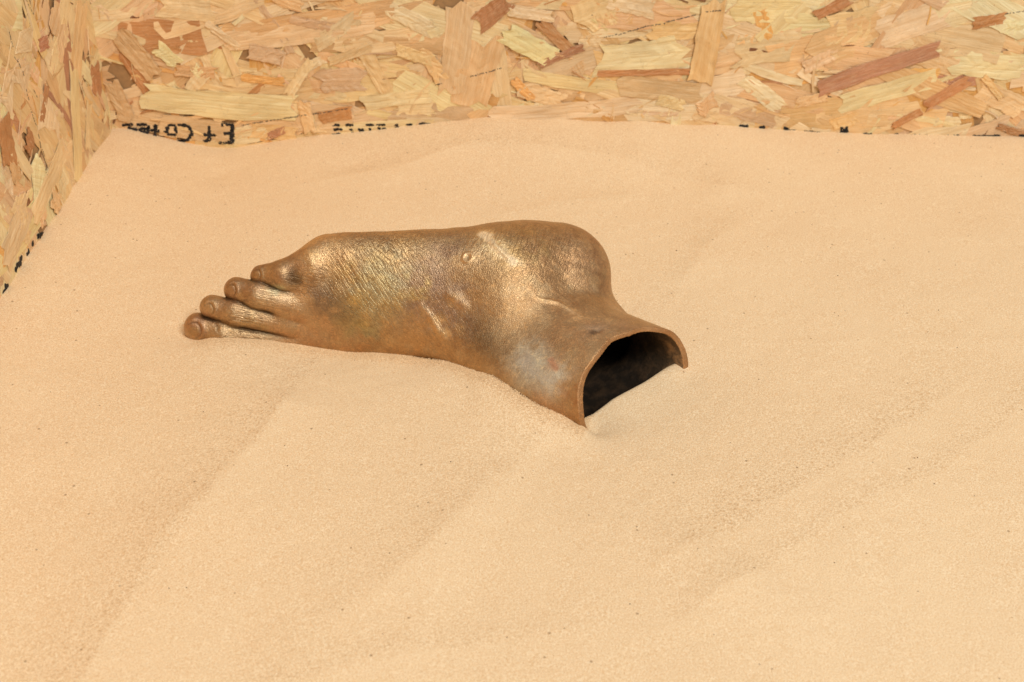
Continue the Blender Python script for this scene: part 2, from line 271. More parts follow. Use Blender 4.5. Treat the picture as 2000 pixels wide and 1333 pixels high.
RIDGES=[([(-0.1075,0.5810),(-0.1215,0.5255),(-0.1351,0.4845),(-0.1523,0.4373),(-0.1657,0.3726)],0.005,0.034,0.9),([(0.0230,0.5242),(-0.0058,0.4873),(-0.0316,0.4467),(-0.0509,0.4198)],0.0026,0.024,0.7),([(0.2208,0.5448),(0.1863,0.5142),(0.1552,0.4899),(0.1126,0.4597)],0.0034,0.02,0.85),([(0.2792,0.5489),(0.2136,0.4913),(0.1584,0.4593),(0.1139,0.4249)],0.004,0.02,0.9),([(0.1360,0.8080),(0.0734,0.8350),(0.0074,0.8493),(-0.0481,0.8446),(-0.0945,0.8247)],0.004,0.03,0.6),([(0.1505,0.7386),(0.1300,0.7113),(0.1122,0.6731)],0.0012,0.014,0.5),([(-0.0223,0.3770),(-0.0474,0.3715),(-0.0755,0.3594)],0.001,0.015,0.7),([(0.0978,0.7832),(0.0626,0.7796),(0.0274,0.7686)],0.001,0.012,0.4)]
SAND_PTS=[[-0.1738,0.6128,0.0039],[-0.1683,0.6111,0.0057],[-0.1629,0.6094,0.0074],[-0.1547,0.6090,0.0073],[-0.1470,0.6105,0.0060],[-0.1392,0.6115,0.0047],[-0.1314,0.6125,0.0035],[-0.1250,0.6130,0.0019],[-0.1186,0.6133,0.0005],[-0.1123,0.6141,-0.0013],[-0.1057,0.6133,-0.0021],[-0.0973,0.6123,-0.0028],[-0.0889,0.6108,-0.0033],[-0.0795,0.6086,-0.0023],[-0.0703,0.6064,-0.0012],[-0.0638,0.6049,-0.0009],[-0.0573,0.6034,-0.0005],[-0.0511,0.6021,-0.0006],[-0.0449,0.6002,-0.0003],[-0.0387,0.5966,0.0010],[-0.0324,0.5916,0.0033],[-0.0276,0.5873,0.0043],[-0.0228,0.5827,0.0055],[-0.0172,0.5773,0.0069],[-0.0116,0.5722,0.0082],[-0.0087,0.5696,0.0091],[-0.0058,0.5671,0.0100],[-0.0023,0.5638,0.0097],[0.0011,0.5605,0.0095],[0.0055,0.5561,0.0089],[0.0100,0.5517,0.0083],[0.0139,0.5478,0.0079],[0.0179,0.5444,0.0072],[0.0232,0.5419,0.0062],[0.0285,0.5404,0.0044],[0.0328,0.5390,0.0023],[0.0370,0.5361,0.0012],[0.0405,0.5330,0.0012],[-0.2855,0.8850,0.0155],[-0.2736,0.8850,0.0138],[-0.2590,0.8850,0.0105],[-0.2442,0.8850,0.0072],[-0.2294,0.8850,0.0042],[-0.2107,0.8850,0.0012],[-0.1836,0.8850,0.0036],[-0.1604,0.8850,0.0068],[-0.1373,0.8850,0.0092],[-0.1066,0.8850,0.0116],[-0.0760,0.8850,0.0147],[-0.0455,0.8850,0.0187],[-0.0112,0.8850,0.0210],[0.0457,0.8850,0.0208],[0.1028,0.8850,0.0190],[0.1601,0.8850,0.0167],[0.2063,0.8850,0.0128],[0.2448,0.8850,0.0106],[0.2758,0.8850,0.0085],[0.3145,0.8850,0.0066],[0.3723,0.8850,0.0060],[0.4302,0.8850,0.0058],[0.5073,0.8850,0.0055],[-0.2890,0.8322,0.0191],[-0.2890,0.7802,0.0186],[-0.2890,0.7279,0.0190],[-0.2890,0.6816,0.0206],[-0.2890,0.6360,0.0208],[-0.2890,0.5600,0.0190],[-0.2890,0.4800,0.0190],[-0.2890,0.4000,0.0190],[-0.2890,0.3000,0.0190],[-0.2890,0.2000,0.0190],[-0.1352,0.4609,0.0060],[-0.1607,0.3968,0.0040],[-0.0721,0.5027,0.0030],[-0.0612,0.3830,0.0020],[0.0041,0.4644,0.0020],[0.1010,0.4635,0.0020],[0.2078,0.4990,0.0040],[0.1959,0.3789,0.0040],[0.0873,0.3676,0.0020],[-0.1851,0.3681,0.0040],[-0.1473,0.5707,0.0060],[-0.0996,0.5635,0.0040],[-0.0502,0.5645,0.0030],[-0.0224,0.5534,0.0040],[0.0020,0.5274,0.0030],[0.0201,0.5153,-0.0010],[0.1161,0.5673,0.0000],[0.1581,0.6487,0.0020],[0.2414,0.7411,0.0040],[0.2786,0.6444,0.0040],[0.3306,0.8127,0.0060],[0.1456,0.7768,0.0050],[0.0068,0.7800,0.0040],[-0.0978,0.7829,0.0030],[-0.1613,0.7446,0.0040],[-0.2195,0.7072,0.0060],[-0.2064,0.5881,0.0080],[-0.2085,0.4950,0.0100],[0.0433,0.8234,0.0100],[0.2251,0.8261,0.0080],[-0.1030,0.8395,0.0030],[-0.2023,0.8382,0.0000],[0.0800,0.6282,0.0010],[0.1020,0.5811,-0.0010],[0.0891,0.5748,0.0000],[0.0481,0.5354,-0.0060],[0.0531,0.5385,-0.0050],[0.0457,0.5401,-0.0055],[0.0724,0.5701,0.0000],[0.0588,0.5592,0.0000],[0.0462,0.5504,-0.0030],[0.0938,0.5833,0.0020],[0.0850,0.5793,0.0010],[0.0867,0.5514,-0.0020],[0.0578,0.5305,-0.0030],[0.0694,0.6453,0.0010],[0.0841,0.6733,0.0020],[-0.1897,0.6259,0.0040],[-0.1784,0.6012,0.0060]]
CONTACT=[[-0.1738,0.6128],[-0.1683,0.6111],[-0.1629,0.6094],[-0.1547,0.6090],[-0.1470,0.6105],[-0.1392,0.6115],[-0.1314,0.6125],[-0.1250,0.6130],[-0.1186,0.6133],[-0.1123,0.6141],[-0.1057,0.6133],[-0.0973,0.6123],[-0.0889,0.6108],[-0.0795,0.6086],[-0.0703,0.6064],[-0.0638,0.6049],[-0.0573,0.6034],[-0.0511,0.6021],[-0.0449,0.6002],[-0.0387,0.5966],[-0.0324,0.5916],[-0.0276,0.5873],[-0.0228,0.5827],[-0.0172,0.5773],[-0.0116,0.5722],[-0.0087,0.5696],[-0.0058,0.5671],[-0.0023,0.5638],[0.0011,0.5605],[0.0055,0.5561],[0.0100,0.5517],[0.0139,0.5478],[0.0179,0.5444],[0.0232,0.5419],[0.0285,0.5404],[0.0328,0.5390],[0.0370,0.5361],[0.0405,0.5330],[0.0458,0.5510]]

def near_surface(P):   # cheap blocks test uses the same solid
    return solid(P)
def build_foot():
    lo=np.array([-.205,.505,-.040]); hi=np.array([.125,.695,.078]); hc=.0030; sub=6; h=hc/sub
    nc=np.ceil((hi-lo)/hc).astype(int)
    ax=[lo[i]+hc*np.arange(nc[i]+1) for i in range(3)]
    G=np.stack(np.meshgrid(*ax,indexing='ij'),-1).reshape(-1,3)
    D=solid(G).reshape(nc+1)
    nf=nc*sub+1
    Fd=np.full(nf,.02,np.float32)
    # sign of the coarse value spread on the fine grid
    ix=[np.minimum((np.arange(nf[i])+sub//2)//sub,nc[i]) for i in range(3)]
    Fd=D[np.ix_(*ix)].astype(np.float32)
    blk=np.abs(np.stack([D[a:nc[0]+a,b:nc[1]+b,c:nc[2]+c] for a in (0,1) for b in (0,1) for c in (0,1)])).min(0)<hc*1.0
    bi=np.argwhere(blk); o=np.stack(np.meshgrid(*[np.arange(sub+1)]*3,indexing='ij'),-1).reshape(-1,3)
    for s in range(0,len(bi),1500):
        I=(bi[s:s+1500,None,:]*sub+o[None]).reshape(-1,3)
        Fd[I[:,0],I[:,1],I[:,2]]=solid(lo+I*h)
    S=Fd<0
    cnt=sum(S[a:nf[0]-1+a,b:nf[1]-1+b,c:nf[2]-1+c].astype(np.int8) for a in (0,1) for b in (0,1) for c in (0,1))
    act=(cnt>0)&(cnt<8); cells=np.argwhere(act); idx=-np.ones(act.shape,np.int64); idx[act]=np.arange(len(cells))
    acc=np.zeros((len(cells),3)); num=np.zeros(len(cells))
    cor=[(a,b,c) for a in (0,1) for b in (0,1) for c in (0,1)]
    for p in cor:
        for q in cor:
            if sum(abs(p[i]-q[i]) for i in range(3))!=1 or p>q: continue
            pv=Fd[cells[:,0]+p[0],cells[:,1]+p[1],cells[:,2]+p[2]]; qv=Fd[cells[:,0]+q[0],cells[:,1]+q[1],cells[:,2]+q[2]]
            k=(pv<0)!=(qv<0); t=np.where(k,pv/(pv-qv+1e-12),0)
            acc+=np.where(k[:,None],np.array(p)+(np.array(q)-np.array(p))*t[:,None],0); num+=k
    V=lo+(cells+acc/num[:,None])*h
    quads=[]
    for axi in range(3):
        o1,o2=[(1,2),(2,0),(0,1)][axi]
        sl=[slice(1,-1)]*3; sl[axi]=slice(0,-1); a=S[tuple(sl)]; sl2=list(sl); sl2[axi]=slice(1,None); b=S[tuple(sl2)]
        e=np.argwhere(a!=b); flip=~a[e[:,0],e[:,1],e[:,2]]
        e=e+1; e[:,axi]-=1
        d1=np.zeros(3,int); d1[o1]=1; d2=np.zeros(3,int); d2[o2]=1
        q=np.stack([idx[tuple((e-d1-d2).T)],idx[tuple((e-d2).T)],idx[tuple(e.T)],idx[tuple((e-d1).T)]],1)
        q[flip]=q[flip][:,::-1]; quads.append(q)
    Q=np.concatenate(quads); Q=Q[(Q>=0).all(1)]
    def grad(P,f,e=3e-4):
        g=np.stack([f(P+np.eye(3)[i]*e)-f(P-np.eye(3)[i]*e) for i in range(3)],1)
        return g/(np.linalg.norm(g,axis=1,keepdims=True)+1e-9)
    fo=outer(V); rh=rimh(V)
    cls=np.where(rh>-.0006,2,np.where(fo>-.0021,0,1))
    m0=cls==0; N=np.zeros_like(V); N[m0]=grad(V[m0],outer)
    V[m0]-=N[m0]*fo[m0][:,None]*.95
    # ------- fine relief on the outer skin
    P=V[m0]; n=N[m0]; d=np.zeros(len(P))
    def seg(pts,wd,ht,asym=0):
        pts=[np.array(p) for p in pts]; best=np.full(len(P),9.); s=np.zeros(len(P)); m=len(pts)-1
        Pj=P+.0006*np.stack([vnoise(P*260,81),vnoise(P*260,82),vnoise(P*260,83)],1)
        for i,(a,b) in enumerate(zip(pts[:-1],pts[1:])):
            ab=b-a; t=np.clip(((Pj-a)@ab)/(ab@ab),0,1); q=np.linalg.norm(Pj-a-t[:,None]*ab,axis=1); k=q<best; best=np.where(k,q,best); s=np.where(k,(i+t)/m,s)
        return ht*np.sin(np.pi*np.clip(s,0,1))**.8*np.exp(-(best/(wd*(.7+.5*np.sin(np.pi*s))))**2)
    for pts,wd,ht in RELIEF: d+=seg(pts,wd,ht)
    for c,r in RINGS: 
        rr=np.linalg.norm(P-np.array(c),axis=1)/r; d+=.0006*np.exp(-((rr-1)/.35)**2)-.0003*np.exp(-(rr/.5)**2)
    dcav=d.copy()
    for c,r,dep in DENTS: d+=dep*np.exp(-(np.linalg.norm(P-np.array(c),axis=1)/r)**2)
    def g(c,r): return np.exp(-(np.linalg.norm(V-np.array(c),axis=1)/r)**2)
    mask=np.zeros((len(V),4))
    for c,r,am in MATTE: mask[:,3]=np.maximum(mask[:,3],am*g(c,r))
    for c,r,ch,am in WRINKLES: mask[:,ch]=np.maximum(mask[:,ch],am*g(c,r))
    for c,tip,rl,rw in NAILS:
        c=np.array(c); t=np.array(tip)-c; nn=n[np.argmin(((P-c)**2).sum(1))]; t=t-(t@nn)*nn; t/=np.linalg.norm(t); s=np.cross(nn,t)
        q=P-c; x=(q@t)/rl; y=(q@s)/rw; rr=(np.abs(x)**2.6+np.abs(y)**2.6)**(1/2.6); front=np.clip(.6-x,0,1); nearm=(np.abs(q@nn)<.004)
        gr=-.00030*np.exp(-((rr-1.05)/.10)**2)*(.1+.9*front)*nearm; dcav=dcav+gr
        d+=nearm*(-.00032*np.exp(-((rr-1.02)/.15)**2)*(.08+.92*front)+.0004*np.exp(-((rr-1.42)/.3)**2)*front)
    gapb=toes_gap(P); calm=1-np.exp(-(gapb/.0022)**2)*(P[:,0]<GAPX)
    d=(d+.00030*fbm(P*90,3,5)+.00007*vnoise(P*700,9))*calm
    V[m0]+=n*d[:,None]
    # ------- patina, with highlights painted along the ridges
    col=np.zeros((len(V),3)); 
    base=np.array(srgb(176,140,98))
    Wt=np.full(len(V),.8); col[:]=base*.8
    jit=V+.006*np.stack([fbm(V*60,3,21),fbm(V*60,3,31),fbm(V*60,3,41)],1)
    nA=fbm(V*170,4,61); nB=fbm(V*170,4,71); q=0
    for c,r,rgb,wt in PATINA_GLINTS:
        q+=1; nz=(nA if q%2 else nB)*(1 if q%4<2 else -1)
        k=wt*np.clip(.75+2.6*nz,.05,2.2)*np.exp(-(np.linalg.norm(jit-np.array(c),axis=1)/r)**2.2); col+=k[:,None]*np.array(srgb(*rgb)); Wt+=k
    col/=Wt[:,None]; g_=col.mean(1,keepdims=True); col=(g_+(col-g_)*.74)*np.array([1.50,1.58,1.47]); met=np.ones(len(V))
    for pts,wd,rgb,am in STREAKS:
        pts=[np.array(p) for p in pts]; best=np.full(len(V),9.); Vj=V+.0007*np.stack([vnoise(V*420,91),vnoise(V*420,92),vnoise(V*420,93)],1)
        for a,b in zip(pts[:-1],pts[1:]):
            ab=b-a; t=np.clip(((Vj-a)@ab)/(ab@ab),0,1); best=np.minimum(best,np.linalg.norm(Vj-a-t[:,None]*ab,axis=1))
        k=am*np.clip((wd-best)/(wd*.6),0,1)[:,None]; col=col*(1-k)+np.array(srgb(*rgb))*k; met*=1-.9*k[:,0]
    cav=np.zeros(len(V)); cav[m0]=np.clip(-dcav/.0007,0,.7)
    # shade and dark patina painted into the toe gaps and around the nails
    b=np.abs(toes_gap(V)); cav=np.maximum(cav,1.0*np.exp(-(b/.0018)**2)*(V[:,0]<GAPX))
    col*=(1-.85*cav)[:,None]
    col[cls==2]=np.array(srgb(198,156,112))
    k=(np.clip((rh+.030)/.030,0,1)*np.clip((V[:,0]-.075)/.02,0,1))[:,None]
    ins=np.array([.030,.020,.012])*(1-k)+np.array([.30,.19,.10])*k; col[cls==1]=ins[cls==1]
    fc=np.max(cls[Q],axis=1); fc=np.where((cls[Q]==2).all(1),2,np.where((cls[Q]==1).any(1)&~(cls[Q]==0).any(1),1,np.where((cls[Q]==0).all(1),0,fc)))
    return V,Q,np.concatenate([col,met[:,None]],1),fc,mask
def sub_mesh(V,Q,col,keep):
    q=Q[keep]; u,inv=np.unique(q,return_inverse=True); return V[u],inv.reshape(q.shape),col[u],mask[u]
V,Q,col,fc,mask=build_foot()
foot=empty("bronze_foot",(0.0,0.62,0.0),"hollow bronze cast of a bare human foot lying on its side, half buried in sand","sculpture")
off=np.array(foot.location)
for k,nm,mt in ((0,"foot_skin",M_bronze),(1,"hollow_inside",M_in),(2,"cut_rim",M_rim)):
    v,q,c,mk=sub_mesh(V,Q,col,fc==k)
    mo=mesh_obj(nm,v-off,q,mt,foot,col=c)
    a=mo.data.color_attributes.new('crease','FLOAT_COLOR','POINT'); a.data.foreach_set('color',mk.astype(np.float32).ravel())
# toenails: thin curved plates let into the tips
def snap(p,it=6):
    p=np.array(p,float)[None] if np.ndim(p)==1 else np.array(p,float)
    for _ in range(it):
        e=3e-4; g=np.stack([outer(p+np.eye(3)[i]*e)-outer(p-np.eye(3)[i]*e) for i in range(3)],1); g/=np.linalg.norm(g,axis=1,keepdims=True)+1e-9
        p=p-g*outer(p)[:,None]
    return p,g
for c,tip,rl,rw in NAILS:
    c=np.array(c); t=np.array(tip)-c
    p,n=snap(c); n=n[0]; t=t-(t@n)*n; t/=np.linalg.norm(t); s=np.cross(n,t)
    nu,nr=24,5; pts=[]; hs=[]
    for j in range(nr+1):
        for i in range(nu):
            a=2*math.pi*i/nu; r=j/nr
            x=math.cos(a); y=math.sin(a); sq=(abs(x)**3+abs(y)**3)**(1/3)
            pts.append(p[0]+t*rl*r*x/sq**.6+s*rw*r*y/sq**.6); hs.append(.00012*(1-r**4)-.0006*(r>.95)+.00002)
    pts,nn=snap(np.array(pts)); pts=pts+nn*np.array(hs)[:,None]
    f=[[j*nu+i,(j+1)*nu+i,(j+1)*nu+(i+1)%nu,j*nu+(i+1)%nu] for j in range(nr) for i in range(nu)]
    mesh_obj("toenail",pts-off,np.array(f),M_bronze,foot,col=np.tile(np.array(srgb(186,154,114)),(len(pts),1)))
# ---------------------------------------------------------------- sand
WY=.885; WX=-.289
ctl=SAND_PTS
cp_=np.array(ctl)
def polyd(P,pts):
    pts=[np.array(p,float) for p in pts]; best=np.full(len(P),9.); sg=np.ones(len(P)); te=np.zeros(len(P))
    for i,(a,b) in enumerate(zip(pts[:-1],pts[1:])):
        ab=b-a; L=np.linalg.norm(ab); t=((P-a)@ab)/(L*L); tc=np.clip(t,0,1); q=P-a-tc[:,None]*ab; d=np.linalg.norm(q,axis=1)
        s=np.sign((P-a)@np.array([ab[1],-ab[0]])); perp=np.abs((P-a)@np.array([ab[1],-ab[0]]))/L
        over=np.zeros(len(P))
        if i==0: over=np.maximum(over,-t*L)
        if i==len(pts)-2: over=np.maximum(over,(t-1)*L)
        k=d<best; best=np.where(k,d,best); sg=np.where(k,s,sg); te=np.where(k,np.maximum(over,0),te)
    return np.where(te>0,np.sqrt(np.maximum(best**2-te**2,0)),best),sg,te
def height(X,Y):
    P=np.stack([X,Y],1); n=len(cp_)
    def phi(a,b):
        r=np.linalg.norm(a[:,None]-b[None],axis=2); return np.exp(-(r/.055)**1.3)
    K=phi(cp_[:,:2],cp_[:,:2])+np.eye(n)*1e-5
    wts=np.linalg.solve(K,cp_[:,2]-.004)
    z=np.zeros(len(P))
    for s in range(0,len(P),20000): z[s:s+20000]=phi(P[s:s+20000],cp_[:,:2])@wts+.004
    # distance from the foot: the drawn ridges fade out there
    cl=np.array(CONTACT); dc=np.full(len(P),9.)
    for a,b in zip(cl[:-1],cl[1:]): dc=np.minimum(dc,polyd(P,[a,b])[0])
    far=np.clip((dc-.008)/.03,0,1); far=far*far*(3-2*far)
    Q3=np.stack([X,Y,0*X],1)
    wob=.006*vnoise(Q3*14,41)+.003*vnoise(Q3*40,42)
    for pts,amp,wd,co in RIDGES:
        d,sg,te=polyd(P,pts); d=d*sg+wob; e=np.exp(-(te/.05)**2)
        z+=far*e*amp*np.where(d>0,np.exp(-d/wd),np.exp(-np.abs(d)/(wd*1.6)))
    z+=far*(.0016*vnoise(Q3*9,4)+.0006*vnoise(Q3*26,14))
    z+=.00030*vnoise(Q3*55,6)+.00018*vnoise(Q3*160,8)
    # the sand drops away inside the hollow leg
    near=(np.abs(X-.04)<.09)&(np.abs(Y-.58)<.09); ii=np.where(near)[0]
    if len(ii):
        Pz=np.stack([X[ii],Y[ii],np.full(len(ii),.002)],1); o=outer(Pz); h=(Pz-LC)@LD
        lim=-.0095-.0012*np.clip((.075-X[ii])/.03,0,1)
        k=np.clip((lim+.0015-h)/.013,0,1); k=k*k*(3-2*k); m=np.clip((-.0003-o)/.0022,0,1)
        z[ii]-=.032*k*m
    return z
def ax_grid(a,b,n): return np.linspace(a,b,n)
gx=ax_grid(WX-.004,.56,620); gy=np.concatenate([np.linspace(-.1,.28,50)[:-1],np.linspace(.28,WY+.004,500)])
XX,YY=np.meshgrid(gx,gy,indexing='ij'); zz=height(XX.ravel(),YY.ravel())
nx,ny=XX.shape
I=np.arange(nx*ny).reshape(nx,ny); f=np.stack([I[:-1,:-1].ravel(),I[1:,:-1].ravel(),I[1:,1:].ravel(),I[:-1,1:].ravel()],1)
def coarse(X,Y):
    P=np.stack([X,Y],1); Q3=np.stack([X,Y,0*X],1); r=.12+.22*fbm(Q3*12,3,17)
    wob=.010*vnoise(Q3*16,51)+.004*vnoise(Q3*60,52)
    for pts,amp,wd,co in RIDGES:
        d,sg,te=polyd(P,pts); d=d*sg+wob*.6; e=np.exp(-(te/.04)**2)
        r=r+co*e*(np.exp(-np.clip(d,0,9)/(wd*1.3))*np.clip((d+.004)/.008,0,1)-.35*np.exp(-(d/.03)**2)*(d<0))
    return np.clip(r,0,1)
cc=coarse(XX.ravel(),YY.ravel())
sand=mesh_obj("sand",np.stack([XX.ravel(),YY.ravel(),zz],1),f,M_sand,col=np.stack([cc,cc,cc],1))
sand["kind"]="structure"; sand["label"]="fine pale yellow sand with faint raked ridges filling the wooden box"
# loose grains along the line where sand meets bronze, and darker grains strewn about
def grains(name,pts,rad,mat,cols,label):
    oc=np.array([[1,0,0],[-1,0,0],[0,1,0],[0,-1,0],[0,0,1],[0,0,-1]],float)
    of=np.array([[0,2,4],[2,1,4],[1,3,4],[3,0,4],[2,0,5],[1,2,5],[3,1,5],[0,3,5]])
    n=len(pts); a=rng.uniform(0,6.28,n); sc=rad[:,None]*rng.uniform(.7,1.2,(n,3))
    v=oc[None]*sc[:,None,:]; x=v[...,0]*np.cos(a)[:,None]-v[...,1]*np.sin(a)[:,None]; y=v[...,0]*np.sin(a)[:,None]+v[...,1]*np.cos(a)[:,None]
    v=np.stack([x,y,v[...,2]],2)+pts[:,None,:]
    ff=(of[None]+6*np.arange(n)[:,None,None]).reshape(-1,3)
    o=mesh_obj(name,v.reshape(-1,3),ff,mat,col=np.repeat(cols,6,axis=0)); o["kind"]="stuff"; o["label"]=label; o["category"]="sand grains"; return o
def mat_grain():
    m=NT("sand_grain"); att=m.new('ShaderNodeVertexColor',layer_name="tint").outputs[0]
    m.set(m.b,'Base Color',att); m.set(m.b,'Roughness',.8); return m.m
M_grain=mat_grain()
cl=np.array(CONTACT); segl=np.linalg.norm(np.diff(cl,axis=0),axis=1)
ng=9000; si=rng.choice(len(segl),ng,p=segl/segl.sum()); t=rng.random(ng)[:,None]
p2=cl[si]*(1-t)+cl[si+1]*t+np.abs(rng.normal(0,.005,(ng,1)))*np.array([[-.1,-1.0]])+rng.normal(0,.001,(ng,2))
z=height(p2[:,0],p2[:,1])
lt=np.array(srgb(244,218,178)); dk=np.array(srgb(222,188,144)); u=rng.random((ng,1))
grains("sand_grains",np.stack([p2[:,0],p2[:,1],z+.0001],1),rng.uniform(.00018,.00036,ng),M_grain,lt*u+dk*(1-u),"loose sand grains along the edge where the sand meets the bronze foot")
nd=140; px=rng.uniform(WX+.01,.36,nd); py=rng.uniform(.30,WY-.01,nd)
grains("dark_grains",np.stack([px,py,height(px,py)+.0001],1),rng.uniform(.0002,.00042,nd),M_grain,np.tile(np.array(srgb(104,72,46)),(nd,1))*rng.uniform(.6,1.6,(nd,1)),"tiny dark specks strewn across the pale sand")
# ---------------------------------------------------------------- OSB panels
PAL={'P':(255,233,192),'S':(254,225,178),'T':(244,208,158),'B':(206,154,106),'R':(200,148,116),'O':(242,194,122),'D':(138,92,56),'G':(240,210,170)}
def strand(L,Wd,seed,nu=10,nv=3,rag=.25,endj=.25,taper=(0,0),rough=.0004,bend=0.):
    """local: x along grain, y across, z out of the board; returns verts, faces, uv"""
    r=random.Random(seed); us=[i/nu for i in range(nu+1)]; 
    e0=[r.uniform(0,1)*endj*Wd for _ in range(nv+1)]; e1=[r.uniform(0,1)*endj*Wd for _ in range(nv+1)]
    up=[0.0];lo_=[0.0]
    for i in range(nu): up.append(up[-1]*.6+r.uniform(-1,1)); lo_.append(lo_[-1]*.6+r.uniform(-1,1))
    v=[];uv=[]
    bz=[r.uniform(-1,1) for _ in range((nu+1)*(nv+1))]
    for i,u in enumerate(us):
        tp=1-taper[0]*(1-u)**2-taper[1]*u**2
        hu=Wd/2*tp*(1+rag*.5*up[i]); hl=Wd/2*tp*(1+rag*.5*lo_[i])
        for j in range(nv+1):
            q=j/nv; y=-hl+(hu+hl)*q+bend*L*(u-.5)**2*2
            x=(-L/2+e0[j])*(1-u)+(L/2-e1[j])*u
            v.append((x,y,bz[i*(nv+1)+j]*rough)); uv.append((x,y))
    f=[[i*(nv+1)+j,(i+1)*(nv+1)+j,(i+1)*(nv+1)+j+1,i*(nv+1)+j+1] for i in range(nu) for j in range(nv)]
    # thickness: a skirt into the board
    rim=[i*(nv+1) for i in range(nu+1)]+[nu*(nv+1)+j for j in range(1,nv+1)]+[i*(nv+1)+nv for i in range(nu-1,-1,-1)]+[j for j in range(nv-1,0,-1)]
    b=len(v)
    for k in rim: x,y,z=v[k]; v.append((x,y,z-.0008)); uv.append((x,y-.001))
    n=len(rim)
    for k in range(n): f.append([rim[k],b+k,b+(k+1)%n,rim[(k+1)%n]])
    ou,ov=r.uniform(0,9),r.uniform(0,9)
    return np.array(v),f,np.array(uv)+np.array([ou,ov])
def tint(code,r):
    c=np.array(PAL[code],float)*(1+r.uniform(-.06,.06))+np.array([0,r.uniform(-5,2),r.uniform(-7,6)])
    return np.array(srgb(*np.clip(c,10,252)))
def panel(name,label,loc,rotz,s_rng,z_rng,heroes,nrand,vert_bias,seed,thick=.018,flat=1.0):
    """panel frame: x along the board, y out of the face (towards the sand), z up"""
    r=random.Random(seed)
    root=empty(name,loc,label,"wooden board"); root.rotation_euler=(0,0,rotz)
    s0,s1=s_rng; z0,z1=z_rng
    core=np.array([(x,y,z) for x in (s0,s1) for y in (-thick,0) for z in (z0,z1)])
    mesh_obj("board_core",core,[[0,1,3,2],[4,6,7,5],[0,4,5,1],[2,3,7,6],[0,2,6,4],[1,5,7,3]],M_core,root,smooth=False)
    items=[]
    def place(x,z,ang,L,Wd,code,dep,tilt,**k):
        v,f,uv=strand(L,Wd,r.random(),**k)
        ca,sa=math.cos(ang),math.sin(ang)
        q=np.stack([x+v[:,0]*ca-v[:,1]*sa, dep*flat+(v[:,2]+v[:,0]*tilt[0]+v[:,1]*tilt[1])*flat, z+v[:,0]*sa+v[:,1]*ca],1)
        ff=[list(reversed(t)) for t in f]
        items.append((L*Wd,q,ff,uv,tint(code,r),x,z))
    ZV=.17; base_a=0 if flat>.6 else .9
    def rnd_angle():
        a=r.gauss(base_a,.30) if r.random()>vert_bias else r.uniform(-1.57,1.57)
        return a
    # under layer covers the whole board
    n0=int((s1-s0)*(z1-z0)/.0011)
    for i in range(n0):
        place(r.uniform(s0,s1),r.uniform(z0,z1),r.uniform(-1.57,1.57),r.uniform(.05,.12),r.uniform(.012,.03),r.choice('OTTSSG'),r.uniform(.0004,.0010),(0,0),nu=5,nv=2)
    for i in range(nrand):
        k=i/nrand; big=r.random()<.50*(1-k)+.16
        L=r.uniform(.06,.15) if big else r.uniform(.012,.055)
        Wd=r.uniform(.013,.034) if big else r.uniform(.003,.013)
        z=r.uniform(z0,z1) if r.random()<.35 else r.uniform(-.01,ZV)
        code=r.choices('PSTBROG',[38,30,16,2,1,4,9])[0]
        place(r.uniform(s0,s1),z,rnd_angle(),L,Wd,code,.0009+.0011*k+r.uniform(0,.0004),(r.gauss(0,.012),r.gauss(0,.03)),nu=9,nv=2,rag=.30,endj=.5,taper=(r.random()*.5,r.random()*.5),bend=r.uniform(-.12,.12))
    def splinters(n,lo,hi):
        for i in range(n):
            place(r.uniform(s0,s1),r.uniform(-.01,ZV) if r.random()<.7 else r.uniform(z0,z1),r.gauss(0,.6) if r.random()>vert_bias else r.uniform(-1.57,1.57),r.uniform(.006,.034),r.uniform(.0008,.0034),r.choices('PSTBGOD',[34,25,18,7,8,5,9])[0],r.uniform(lo,hi),(r.gauss(0,.02),r.gauss(0,.08)),nu=5,nv=1,rag=.4,endj=1.0,taper=(r.random(),r.random()),rough=.0003,bend=r.uniform(-.2,.2))
    splinters(int(620*flat),.0014,.0024)
    for (x0,z0_,x1,z1_,Wd,code,lift) in heroes:
        L=math.hypot(x1-x0,z1_-z0_); a=math.atan2(z1_-z0_,x1-x0)
        place((x0+x1)/2,(z0_+z1_)/2,a,L,Wd,code,.0019+lift*.00022,(r.gauss(0,.004),r.gauss(0,.010)),nu=12,nv=4,rag=.20,endj=.5,rough=.0005,bend=r.uniform(-.04,.04))
    splinters(int(150*flat**2),.0022,.0030)
    # the 300 largest seen near the sand line are parts of their own; the rest is one joined part
    order=sorted(range(len(items)),key=lambda i:-(items[i][0] if (-.03<items[i][6]<ZV+.01) else items[i][0]*.001))
    own=set(order[:295])
    mv=[];mf=[];mu=[];mc=[];b=0
    for i,(ar,q,ff,uv,c,x,z) in enumerate(items):
        cc=np.tile(c,(len(q),1)); sh=[1+.10*math.sin(q[k][0]*90+i)*math.sin(q[k][2]*130+i*2)+r.uniform(-.05,.05) for k in range(len(q))]; cc=cc*np.array(sh)[:,None]
        if i in own:
            cen=q.mean(0); o=mesh_obj("wood_strand",q-cen,ff,M_wood,root,smooth=False,uv=uv,col=cc); o.location=cen
        else:
            mv.append(q); mu.append(uv); mc.append(cc); mf+= [[t+b for t in g] for g in ff]; b+=len(q)
    o=mesh_obj("wood_chips",np.concatenate(mv),mf,M_wood,root,smooth=False,uv=np.concatenate(mu),col=np.concatenate(mc)); o["kind"]="stuff"
    # a depth lookup so that the stamp ink follows the flakes
    return root
